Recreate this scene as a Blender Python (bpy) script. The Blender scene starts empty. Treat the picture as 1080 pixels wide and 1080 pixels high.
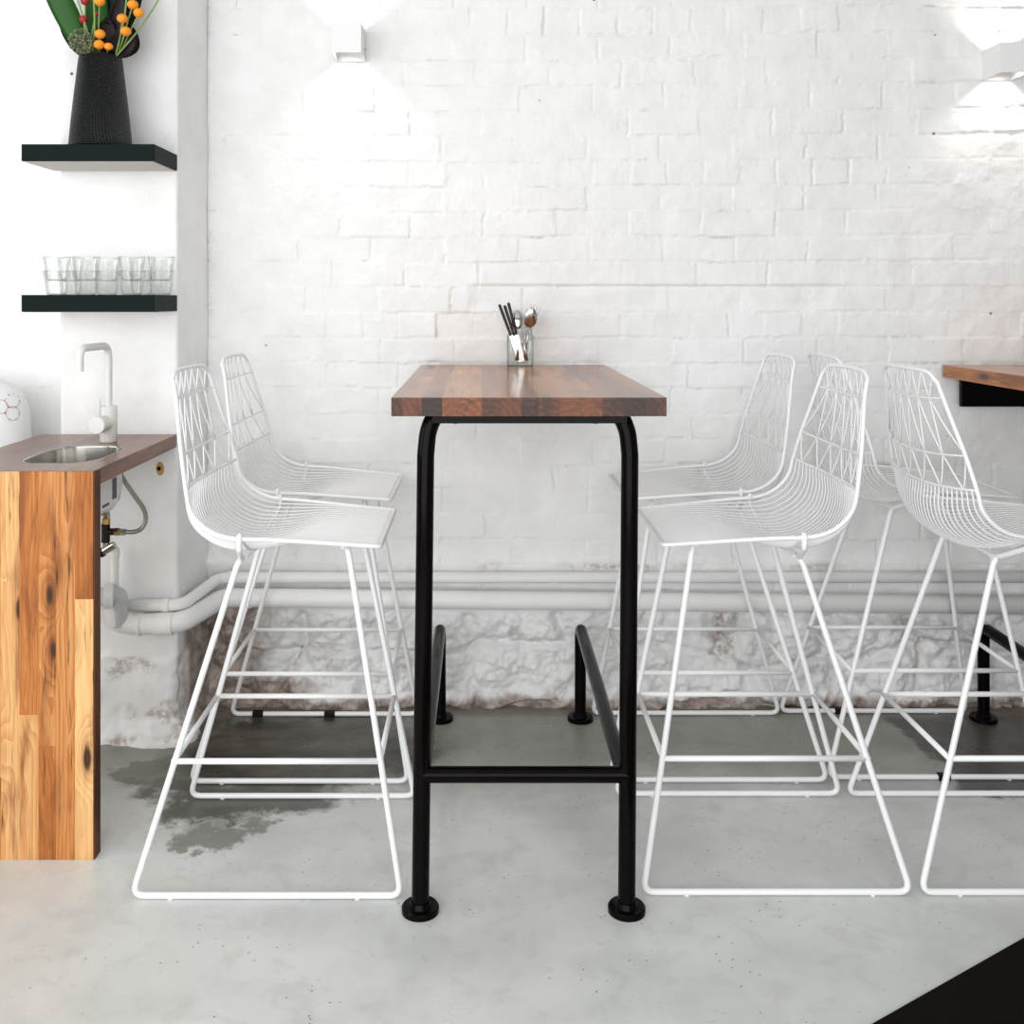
import bpy, bmesh, math, random
import numpy as np
from mathutils import Vector, Matrix
random.seed(7); RNG = np.random.RandomState(11)
S = bpy.context.scene
COL = S.collection
PI = math.pi

# ------------------------------------------------------------------ camera
EYE = 1.25; FPX = 1065.0; VX = 507.0; VY = 316.0
cd = bpy.data.cameras.new('camera'); cam = bpy.data.objects.new('camera', cd); COL.objects.link(cam)
cam.location = (0, 0, EYE); cam.rotation_euler = (PI/2, 0, 0)
cd.sensor_width = 36; cd.lens = 36*FPX/1080
cd.shift_x = (540-VX)/1080; cd.shift_y = -(540-VY)/1080
S.camera = cam
# ------------------------------------------------------------------ world, lights, exposure
w = bpy.data.worlds.new('world'); S.world = w; w.use_nodes = True
w.node_tree.nodes['Background'].inputs[0].default_value = (0.97, 0.985, 1, 1)
w.node_tree.nodes['Background'].inputs[1].default_value = 0.30
def area(name, loc, target, sx, sy, power, col=(1,1,1)):
    l = bpy.data.lights.new(name, 'AREA'); l.shape = 'RECTANGLE'; l.size = sx; l.size_y = sy
    l.energy = power; l.color = col
    o = bpy.data.objects.new(name, l); COL.objects.link(o); o.location = loc
    o.rotation_euler = (Vector(target)-Vector(loc)).to_track_quat('-Z', 'Y').to_euler()
    return o
area('shopfront_daylight', (-0.7, -1.0, 1.35), (0.1, 3.0, 0.9), 4.4, 2.3, 138, (0.985, 0.995, 1))
area('side_window_daylight', (-3.4, 1.1, 1.6), (-0.6, 3.0, 0.9), 2.0, 2.0, 38, (1, 0.99, 0.97))
S.view_settings.view_transform = 'Standard'; S.view_settings.look = 'None'
S.view_settings.gamma = 1; S.view_settings.use_curve_mapping = False
S.view_settings.exposure = -0.18
S.cycles.transparent_max_bounces = 40

# ------------------------------------------------------------------ helpers
def tag(o, label=None, cat=None, group=None, kind=None):
    if label: o['label'] = label
    if cat: o['category'] = cat
    if group: o['group'] = group
    if kind: o['kind'] = kind
    return o
def obj(name, me, mat=None, parent=None, smooth=True):
    if isinstance(me, bmesh.types.BMesh):
        bm = me; me = bpy.data.meshes.new(name); bm.to_mesh(me); bm.free()
    o = bpy.data.objects.new(name, me); COL.objects.link(o)
    if mat: me.materials.append(mat)
    if smooth is True:
        me.polygons.foreach_set('use_smooth', [True]*len(me.polygons))
    if parent: o.parent = parent
    return o
def auto(o, ang=0.6):
    # sharp edges by angle, smooth elsewhere
    bm = bmesh.new(); bm.from_mesh(o.data)
    for f in bm.faces: f.smooth = True
    for e in bm.edges:
        e.smooth = not (len(e.link_faces) == 2 and e.calc_face_angle(0) > ang)
    bm.to_mesh(o.data); bm.free(); return o
def empty(name, loc=(0,0,0), rz=0):
    o = bpy.data.objects.new(name, None); COL.objects.link(o); o.location = loc
    o.rotation_euler = (0,0,rz); o.empty_display_size = 0.1; return o
def box(bm, x0,x1,y0,y1,z0,z1, bev=0):
    r = bmesh.ops.create_cube(bm, size=1.0, matrix=Matrix.Translation(((x0+x1)/2,(y0+y1)/2,(z0+z1)/2)) @ Matrix.Diagonal((x1-x0,y1-y0,z1-z0,1)))
    if bev:
        es = list({e for v in r['verts'] for e in v.link_edges})
        bmesh.ops.bevel(bm, geom=es, offset=bev, segments=2, affect='EDGES', profile=0.5)
def fillet(pts, r, n=5):
    pts = [Vector(p) for p in pts]; out = [pts[0]]
    for i in range(1, len(pts)-1):
        a, b, c = pts[i-1], pts[i], pts[i+1]
        rr = r[i] if isinstance(r, (list, tuple)) else r
        d1, d2 = (a-b), (c-b); l1, l2 = d1.length, d2.length; d1.normalize(); d2.normalize()
        ang = d1.angle(d2)
        if rr <= 0 or ang > PI-0.02: out.append(b); continue
        t = min(rr/math.tan(ang/2), l1*0.48, l2*0.48)
        p1, p2 = b+d1*t, b+d2*t
        for k in range(n+1):
            s = k/n; out.append(p1*(1-s)**2 + b*2*s*(1-s) + p2*s*s)
    out.append(pts[-1]); return out
def tube(bm, pts, r, n=8, closed=False, caps=True):
    pts = [Vector(p) for p in pts]; N = len(pts); rings = []
    def rad(i): return r[i] if isinstance(r, (list, tuple)) else r
    t0 = None; nrm = None
    for i in range(N):
        if closed: t = pts[(i+1)%N]-pts[i-1]
        else: t = pts[min(i+1,N-1)]-pts[max(i-1,0)]
        if t.length < 1e-9: t = Vector((0,0,1))
        t.normalize()
        if nrm is None:
            up = Vector((0,0,1)) if abs(t.z) < 0.9 else Vector((1,0,0))
            nrm = t.cross(up).normalized()
        else:
            nrm = nrm - t*nrm.dot(t)
            nrm.normalize()
        b = t.cross(nrm)
        rings.append([bm.verts.new(pts[i] + (nrm*math.cos(2*PI*k/n) + b*math.sin(2*PI*k/n))*rad(i)) for k in range(n)])
    M = N if closed else N-1
    for i in range(M):
        A = rings[i]; B = rings[(i+1)%N]
        for k in range(n): bm.faces.new((A[k], A[(k+1)%n], B[(k+1)%n], B[k]))
    if caps and not closed:
        bm.faces.new(rings[0][::-1]); bm.faces.new(rings[-1])
    return rings
def lathe(bm, prof, n=32, M=None, cap=True):
    rings = []
    for (r, z) in prof:
        if r < 1e-6: rings.append([bm.verts.new((0,0,z))])
        else: rings.append([bm.verts.new((r*math.cos(2*PI*k/n), r*math.sin(2*PI*k/n), z)) for k in range(n)])
    for A, B in zip(rings, rings[1:]):
        for k in range(n):
            k2 = (k+1)%n
            if len(A) == 1 and len(B) == 1: continue
            if len(A) == 1: bm.faces.new((A[0], B[k2], B[k]))
            elif len(B) == 1: bm.faces.new((A[k], A[k2], B[0]))
            else: bm.faces.new((A[k], A[k2], B[k2], B[k]))
    if cap:
        if len(rings[0]) > 1: bm.faces.new(rings[0][::-1])
        if len(rings[-1]) > 1: bm.faces.new(rings[-1])
    if M is not None:
        for R in rings:
            for v in R: v.co = M @ v.co
def axisM(loc, d):
    return Matrix.Translation(loc) @ Vector(d).to_track_quat('Z','Y').to_matrix().to_4x4()
def cyl(bm, a, b, r, n=20, bev=0.0):
    a = Vector(a); b = Vector(b); L = (b-a).length
    p = [(r,0),(r,L)] if not bev else [(r-bev,0),(r,bev),(r,L-bev),(r-bev,L)]
    lathe(bm, p, n, axisM(a, b-a))
def NB(): return bmesh.new()

# ---- numpy noise
def vnoise(x, y, seed):
    xi = np.floor(x).astype(np.int64); yi = np.floor(y).astype(np.int64)
    fx = x-xi; fy = y-yi; fx = fx*fx*(3-2*fx); fy = fy*fy*(3-2*fy)
    def h(a, b):
        n = (a*374761393 + b*668265263 + seed*982451653) & 0xffffffff
        n = ((n ^ (n >> 13))*1274126177) & 0xffffffff
        return ((n ^ (n >> 16)) & 0xffff)/65535.0
    return (h(xi,yi)*(1-fx)+h(xi+1,yi)*fx)*(1-fy) + (h(xi,yi+1)*(1-fx)+h(xi+1,yi+1)*fx)*fy
def fbm(x, y, f, seed, octv=4):
    s = 0; a = 0.5; t = 0
    for o in range(octv):
        s = s + a*vnoise(x*f+17.3*o, y*f-9.1*o, seed+o*31); t += a; a *= 0.5; f *= 2.03
    return s/t*2-1
def sstep(a, b, x):
    t = np.clip((x-a)/(b-a), 0, 1); return t*t*(3-2*t)
def voro(x, y, cx, cy, seed):
    gx = np.floor(x/cx).astype(np.int64); gy = np.floor(y/cy).astype(np.int64)
    f1 = np.full(x.shape, 9.0); f2 = np.full(x.shape, 9.0); idv = np.zeros(x.shape)
    for dx in (-1,0,1):
        for dy in (-1,0,1):
            a = gx+dx; b = gy+dy
            def h(s):
                n = (a*374761393 + b*668265263 + (seed+s)*982451653) & 0xffffffff
                n = ((n ^ (n >> 13))*1274126177) & 0xffffffff
                return ((n ^ (n >> 16)) & 0xffff)/65535.0
            px = (a+0.15+0.7*h(1)); py = (b+0.15+0.7*h(2))
            d = np.hypot(x/cx-px, y/cy-py)
            m = d < f1
            f2 = np.where(m, f1, np.minimum(f2, d)); idv = np.where(m, h(3), idv); f1 = np.where(m, d, f1)
    return f1, f2, idv

# ------------------------------------------------------------------ materials
def mat(name, col, rough=0.5, metal=0.0, **kw):
    m = bpy.data.materials.new(name); m.use_nodes = True
    b = m.node_tree.nodes['Principled BSDF']
    b.inputs['Base Color'].default_value = (*col, 1); b.inputs['Roughness'].default_value = rough
    b.inputs['Metallic'].default_value = metal
    for k, v in kw.items(): b.inputs[k].default_value = v
    return m
class G:
    """tiny node-graph helper"""
    def __init__(s, m): s.m = m; s.nt = m.node_tree; s.b = s.nt.nodes['Principled BSDF']
    def n(s, t, **k):
        nd = s.nt.nodes.new(t)
        for a, v in k.items(): setattr(nd, a, v)
        return nd
    def l(s, a, b): s.nt.links.new(a, b)
    def inp(s, nd, i, v):
        if hasattr(v, 'is_output') or isinstance(v, bpy.types.NodeSocket): s.l(v, nd.inputs[i])
        else: nd.inputs[i].default_value = v
    def math(s, op, a, b=None, c=None):
        nd = s.n('ShaderNodeMath', operation=op); s.inp(nd, 0, a)
        if b is not None: s.inp(nd, 1, b)
        if c is not None: s.inp(nd, 2, c)
        return nd.outputs[0]
    def mapr(s, v, a, b, c=0.0, d=1.0):
        nd = s.n('ShaderNodeMapRange'); nd.interpolation_type = 'SMOOTHSTEP'
        s.inp(nd, 0, v)
        for i, q in enumerate((a,b,c,d)): nd.inputs[i+1].default_value = q
        return nd.outputs[0]
    def noise(s, vec, sc, det=4, rough=0.5, dist=0.0):
        nd = s.n('ShaderNodeTexNoise'); nd.inputs['Scale'].default_value = sc; nd.inputs['Detail'].default_value = det
        nd.inputs['Roughness'].default_value = rough; nd.inputs['Distortion'].default_value = dist
        if vec is not None: s.l(vec, nd.inputs['Vector'])
        return nd.outputs['Fac']
    def mix(s, f, a, b, bt='MIX'):
        nd = s.n('ShaderNodeMix', data_type='RGBA', blend_type=bt); s.inp(nd, 0, f)
        for i, q in ((6,a),(7,b)):
            if isinstance(q, tuple): nd.inputs[i].default_value = (*q, 1)
            else: s.l(q, nd.inputs[i])
        return nd.outputs[2]
    def vmul(s, v, t):
        nd = s.n('ShaderNodeVectorMath', operation='MULTIPLY'); s.l(v, nd.inputs[0]); nd.inputs[1].default_value = t
        return nd.outputs[0]
    def coord(s): return s.n('ShaderNodeNewGeometry').outputs['Position']
    def ocoord(s): return s.n('ShaderNodeTexCoord').outputs['Object']
    def bump(s, h, st, dist=0.01):
        nd = s.n('ShaderNodeBump'); nd.inputs['Strength'].default_value = st; nd.inputs['Distance'].default_value = dist
        s.l(h, nd.inputs['Height']); s.l(nd.outputs[0], s.b.inputs['Normal'])
    def attr(s, name, out='Fac'):
        nd = s.n('ShaderNodeAttribute'); nd.attribute_name = name; return nd.outputs[out]

WHITE_METAL = mat('white_powder_coat', (0.86,0.865,0.87), 0.35)
SEAT_METAL = mat('white_powder_coat_wire', (0.84,0.84,0.845), 0.4)
BLACK_STEEL = mat('black_steel', (0.003,0.002,0.002), 0.14, **{'Specular IOR Level':0.07})
BLACK_RUBBER = mat('black_rubber', (0.006,0.005,0.004), 0.6, **{'Specular IOR Level':0.2})
STEEL = mat('stainless_steel', (0.50,0.49,0.46), 0.16, 1.0)
CUTLERY = mat('cutlery_steel', (0.55,0.54,0.53), 0.12, 1.0)
DARKHANDLE = mat('dark_handle', (0.03,0.022,0.02), 0.3, 0.6)
PVC = mat('white_pvc', (0.87,0.87,0.855), 0.45)
PVC_GREY = mat('grey_pvc', (0.55,0.57,0.58), 0.45)
BRASS = mat('brass', (0.45,0.28,0.09), 0.35, 1.0)
DARKMETAL = mat('dark_bronze', (0.03,0.022,0.02), 0.4, 0.7)
TAP = mat('matt_white_tap', (0.74,0.74,0.72), 0.45)
LAMPW = mat('white_lamp', (0.82,0.82,0.82), 0.5)
def thin_glass(name, tint, edge, spec=.06):
    m = bpy.data.materials.new(name); m.use_nodes = True; nt = m.node_tree; nt.nodes.clear()
    out = nt.nodes.new('ShaderNodeOutputMaterial'); tr = nt.nodes.new('ShaderNodeBsdfTransparent'); gl = nt.nodes.new('ShaderNodeBsdfGlossy')
    gl.inputs['Roughness'].default_value = .03; lw = nt.nodes.new('ShaderNodeLayerWeight'); lw.inputs['Blend'].default_value = .35
    rp = nt.nodes.new('ShaderNodeValToRGB'); rp.color_ramp.elements[0].color = (*tint,1); rp.color_ramp.elements[1].color = (*edge,1)
    rp.color_ramp.elements[0].position = .25; rp.color_ramp.elements[1].position = .95
    nt.links.new(lw.outputs['Facing'], rp.inputs[0]); nt.links.new(rp.outputs[0], tr.inputs[0])
    mp = nt.nodes.new('ShaderNodeMapRange'); nt.links.new(lw.outputs['Fresnel'], mp.inputs[0]); mp.inputs[3].default_value = spec*.3; mp.inputs[4].default_value = .4
    mx = nt.nodes.new('ShaderNodeMixShader'); nt.links.new(mp.outputs[0], mx.inputs[0]); nt.links.new(tr.outputs[0], mx.inputs[1]); nt.links.new(gl.outputs[0], mx.inputs[2])
    nt.links.new(mx.outputs[0], out.inputs[0]); return m
GLASS = thin_glass('clear_glass', (.985,.99,.985), (.72,.75,.74))
GLASSJ = thin_glass('jar_glass', (.97,.985,.975), (.42,.50,.44))

def paint_mat():
    m = mat('painted_masonry', (0.84,0.84,0.835), 0.55); g = G(m); p = g.coord()
    dirt = g.attr('dirt'); raw = g.attr('raw')
    n1 = g.noise(p, 9, 5, 0.6); n2 = g.noise(p, 60, 4, 0.6)
    tone = g.mix(g.mapr(n1, .35, .7), (0.85,0.853,0.85), (0.80,0.80,0.795))
    d = g.math('MULTIPLY', dirt, g.mapr(n2, .36, .6))
    c = g.mix(d, tone, (0.30,0.21,0.16))
    rawc = g.mix(g.mapr(g.noise(p, 25, 6, .65), .35, .65), (0.20,0.15,0.125), (0.50,0.43,0.385))
    c = g.mix(raw, c, rawc)
    # small chips where the paint is gone
    v = g.n('ShaderNodeTexVoronoi'); v.inputs['Scale'].default_value = 7.5; g.l(p, v.inputs['Vector'])
    chip = g.math('MULTIPLY', g.mapr(v.outputs['Distance'], .022, .045, 1, 0), g.mapr(g.noise(p, 3.1, 2), .46, .52))
    c = g.mix(chip, c, (0.10,0.06,0.045))
    g.l(c, g.b.inputs['Base Color'])
    vert = g.noise(g.vmul(p, (90,90,9)), 1.0, 3, .5)
    h = g.math('ADD', g.math('MULTIPLY', g.noise(p, 95, 5, .62), 0.7), g.math('MULTIPLY', vert, 0.45))
    g.bump(h, 0.33, 0.006); return m
PAINT = paint_mat()

def wood_mat(name, cols, rough, ring=95, knots=0.6, knotcol=(0.045,0.02,0.01), coat=0.0, spec=0.5, endgrain=False):
    m = mat(name, cols[0], rough, **{'Coat Weight':coat,'Coat Roughness':0.12,'Specular IOR Level':spec}); g = G(m)
    pl = g.attr('ploc', 'Vector'); pc = g.attr('pcol')
    sep = g.n('ShaderNodeSeparateXYZ'); 
    dn = g.n('ShaderNodeTexNoise'); dn.inputs['Scale'].default_value = 1; dn.inputs['Detail'].default_value = 3
    g.l(g.vmul(pl, (2.6,14,14)), dn.inputs['Vector'])
    off = g.n('ShaderNodeVectorMath', operation='MULTIPLY_ADD'); g.l(dn.outputs['Color'], off.inputs[0])
    off.inputs[1].default_value = (0,0.035,0.035); g.l(pl, off.inputs[2])
    # knots: stretched voronoi cells
    vo = g.n('ShaderNodeTexVoronoi'); vo.inputs['Scale'].default_value = 1; g.l(g.vmul(pl, (3.6,11,11)), vo.inputs['Vector'])
    kd = vo.outputs['Distance']
    g.l(off.outputs[0], sep.inputs[0])
    rr = g.math('SQRT', g.math('ADD', g.math('POWER', sep.outputs[1], 2), g.math('POWER', sep.outputs[2], 2)))
    kn = g.mapr(kd, 0.05, 0.42, 1, 0)
    rr = g.math('ADD', rr, g.math('MULTIPLY', kn, 0.03))
    ringv = g.math('FRACT', g.math('MULTIPLY', rr, ring))
    ringv = g.math('POWER', ringv, 1.6)
    fib = g.noise(g.vmul(pl, (6,260,260)), 1, 3, .6)
    t = g.math('ADD', g.math('MULTIPLY', ringv, .5), g.math('MULTIPLY', g.mapr(fib, .3, .7), .35))
    ramp = g.n('ShaderNodeValToRGB'); e = ramp.color_ramp.elements
    e[0].position = 0.0; e[0].color = (*cols[0],1); e[1].position = 1.0; e[1].color = (*cols[2],1)
    q = e.new(0.5); q.color = (*cols[1],1)
    tt = g.math('ADD', g.math('MULTIPLY', pc, 0.72), g.math('MULTIPLY', t, 0.36))
    if endgrain:      # sealed end grain is darker than the faces of the strips
        ns = g.n('ShaderNodeSeparateXYZ'); g.l(g.n('ShaderNodeNewGeometry').outputs['True Normal'], ns.inputs[0])
        eg = g.math('GREATER_THAN', g.math('ABSOLUTE', ns.outputs[1]), .5)
        tt = g.math('ADD', g.math('MULTIPLY', tt, g.math('ADD', .60, g.math('MULTIPLY', eg, .35))), g.math('MULTIPLY', eg, .24))
    g.l(tt, ramp.inputs[0])
    big = g.noise(g.vmul(pl, (3.5,22,22)), 1, 4, .6)
    c = g.mix(g.mapr(big, .50, .66, 0, .6), ramp.outputs[0], cols[2])
    kk = g.math('MULTIPLY', g.mapr(kd, 0.06, 0.13, 1, 0), knots)
    halo = g.math('MULTIPLY', g.mapr(kd, 0.05, 0.26, 1, 0), knots*0.55)
    c = g.mix(halo, c, cols[2]); c = g.mix(kk, c, knotcol)
    streak = g.noise(g.vmul(pl, (4.0,70,70)), 1, 3, .55)
    c = g.mix(g.mapr(streak, .62, .70, 0, knots*.9), c, knotcol)
    g.l(c, g.b.inputs['Base Color']); g.bump(fib, 0.04, 0.002)
    return m
PINE = wood_mat('recycled_pine', ((0.82,0.52,0.235),(0.47,0.165,0.040),(0.16,0.040,0.012)), 0.45, ring=120, knots=.95, spec=.2)
SHADEDWOOD = wood_mat('shaded_edge_wood', ((0.17,0.07,0.032),(0.085,0.033,0.015),(0.03,0.011,0.006)), 0.5, ring=90, knots=.5, spec=.08)
WALNUT = wood_mat('butcher_block', ((0.66,0.27,0.085),(0.18,0.050,0.014),(0.016,0.005,0.0025)), 0.25, ring=75, knots=.25, coat=.32, spec=.1, endgrain=True)
COUNTERTOP = wood_mat('counter_top_wood', ((0.40,0.17,0.075),(0.17,0.060,0.024),(0.04,0.014,0.007)), 0.3, ring=80, knots=.6, coat=.3, spec=.15, endgrain=False)
HONEY = wood_mat('honey_wood', ((0.50,0.20,0.045),(0.36,0.115,0.020),(0.14,0.035,0.008)), 0.3, ring=100, knots=.95, coat=.5, spec=.2, endgrain=True)

def floor_mat():
    m = mat('polished_concrete', (0.42,0.43,0.42), 0.34, **{'Specular IOR Level':0.55}); g = G(m); p = g.coord()
    sep = g.n('ShaderNodeSeparateXYZ'); g.l(p, sep.inputs[0]); X, Y = sep.outputs[0], sep.outputs[1]
    n = g.noise(p, 2.4, 6, .6); n2 = g.noise(p, 11, 5, .6, .6)
    c = g.mix(g.mapr(n, .33, .68), (0.68,0.695,0.675), (0.54,0.555,0.535))
    c = g.mix(g.math('MULTIPLY', g.mapr(n2, .5, .68), .4), c, (0.47,0.48,0.45))
    sp = g.n('ShaderNodeTexVoronoi'); sp.inputs['Scale'].default_value = 46; g.l(p, sp.inputs['Vector'])
    spk = g.math('MULTIPLY', g.mapr(sp.outputs['Distance'], .06, .13, 1, 0), g.mapr(g.noise(p, 4.5, 3), .47, .56))
    c = g.mix(g.math('MULTIPLY', spk, .75), c, (0.06,0.055,0.05))
    # warped ellipse stains: (cx, cy, rx, ry, amount, colour, edge noise)
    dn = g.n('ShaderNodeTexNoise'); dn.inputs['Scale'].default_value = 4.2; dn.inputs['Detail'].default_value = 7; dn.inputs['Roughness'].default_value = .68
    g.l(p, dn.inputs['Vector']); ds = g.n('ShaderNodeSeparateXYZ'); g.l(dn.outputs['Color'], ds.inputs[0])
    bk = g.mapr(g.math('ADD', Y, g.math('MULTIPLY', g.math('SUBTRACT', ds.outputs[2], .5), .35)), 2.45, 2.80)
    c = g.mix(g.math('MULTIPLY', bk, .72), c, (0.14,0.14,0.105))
    def blob(cx, cy, rx, ry, wx, wy, lo=.72, hi=1.02):
        dx = g.math('DIVIDE', g.math('ADD', g.math('SUBTRACT', X, cx), g.math('MULTIPLY', g.math('SUBTRACT', ds.outputs[0], .5), wx)), rx)
        dy = g.math('DIVIDE', g.math('ADD', g.math('SUBTRACT', Y, cy), g.math('MULTIPLY', g.math('SUBTRACT', ds.outputs[1], .5), wy)), ry)
        r = g.math('SQRT', g.math('ADD', g.math('MULTIPLY', dx, dx), g.math('MULTIPLY', dy, dy)))
        return g.mapr(r, lo, hi, 1, 0)
    stain = g.mix(g.mapr(g.noise(g.vmul(p,(1,3,1)), 5, 5, .6), .35, .65), (0.022,0.018,0.013), (0.085,0.072,0.052))
    c = g.mix(g.math('MULTIPLY', blob(-.50,2.84,.42,.27,.5,.3), .93), c, stain)
    c = g.mix(g.math('MULTIPLY', blob(-.60,2.55,.32,.16,.8,.6,.62,1.0), .9), c, (0.05,0.05,0.038))
    c = g.mix(g.math('MULTIPLY', blob(-.84,2.66,.15,.11,.5,.3,.8,.95), .75), c, (0.11,0.12,0.09))
    c = g.mix(g.math('MULTIPLY', blob(-.62,2.36,.12,.07,.8,.6,.5,.95), .7), c, (0.10,0.10,0.08))
    # dark brown patch under the right-hand table: straight noisy edge
    e = g.math('ADD', g.math('SUBTRACT', X, 1.22), g.math('MULTIPLY', g.math('SUBTRACT', ds.outputs[0], .5), .22))
    e2 = g.math('SUBTRACT', Y, 2.52)
    pm = g.math('MULTIPLY', g.mapr(e, -.01, .02), g.mapr(g.math('ADD', e2, g.math('MULTIPLY', g.math('SUBTRACT', ds.outputs[1], .5), .3)), -.01, .03))
    c = g.mix(g.math('MULTIPLY', pm, .86), c, (0.045,0.033,0.027))
    # dirty line of old mortar along the wall foot
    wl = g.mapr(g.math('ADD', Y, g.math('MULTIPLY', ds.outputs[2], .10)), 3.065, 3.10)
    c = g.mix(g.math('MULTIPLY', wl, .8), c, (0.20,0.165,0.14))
    g.l(c, g.b.inputs['Base Color'])
    rg = g.mapr(n2, .3, .7, .26, .46); g.l(rg, g.b.inputs['Roughness'])
    g.bump(g.noise(p, 30, 6, .6), 0.06, 0.004); return m
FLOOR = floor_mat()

# ------------------------------------------------------------------ structure
def sheet(name, plan, zs, dispf, m, kind='structure'):
    """a wall skin along a plan polyline (list of (x,y)), outward normal to the right of travel, displaced"""
    P = np.array(plan); T = np.gradient(P, axis=0); T /= np.linalg.norm(T, axis=1)[:,None]
    Nn = np.stack([T[:,1], -T[:,0]], 1)
    seg = np.concatenate([[0], np.cumsum(np.linalg.norm(np.diff(P, axis=0), axis=1))])
    U, Z = np.meshgrid(seg, zs); X0 = np.tile(P[:,0], (len(zs),1)); Y0 = np.tile(P[:,1], (len(zs),1))
    D, dirt, raw = dispf(U, Z, X0, Y0)
    V = np.stack([X0+Nn[:,0][None]*D, Y0+Nn[:,1][None]*D, Z], -1).reshape(-1,3)
    nu, nz = len(seg), len(zs)
    i = np.arange(nu*nz).reshape(nz, nu)
    F = np.stack([i[:-1,:-1], i[:-1,1:], i[1:,1:], i[1:,:-1]], -1).reshape(-1,4)
    me = bpy.data.meshes.new(name)
    me.vertices.add(len(V)); me.vertices.foreach_set('co', V.astype(np.float32).ravel())
    me.loops.add(F.size); me.loops.foreach_set('vertex_index', F.astype(np.int32).ravel())
    me.polygons.add(len(F)); me.polygons.foreach_set('loop_start', (np.arange(len(F))*4).astype(np.int32))
    me.polygons.foreach_set('loop_total', np.full(len(F), 4, np.int32))
    me.update(); me.validate()
    for nm, A in (('dirt', dirt), ('raw', raw)):
        a = me.attributes.new(nm, 'FLOAT', 'POINT'); a.data.foreach_set('value', np.clip(A,0,1).astype(np.float32).ravel())
    o = obj(name, me, m); tag(o, kind=kind); return o

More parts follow.
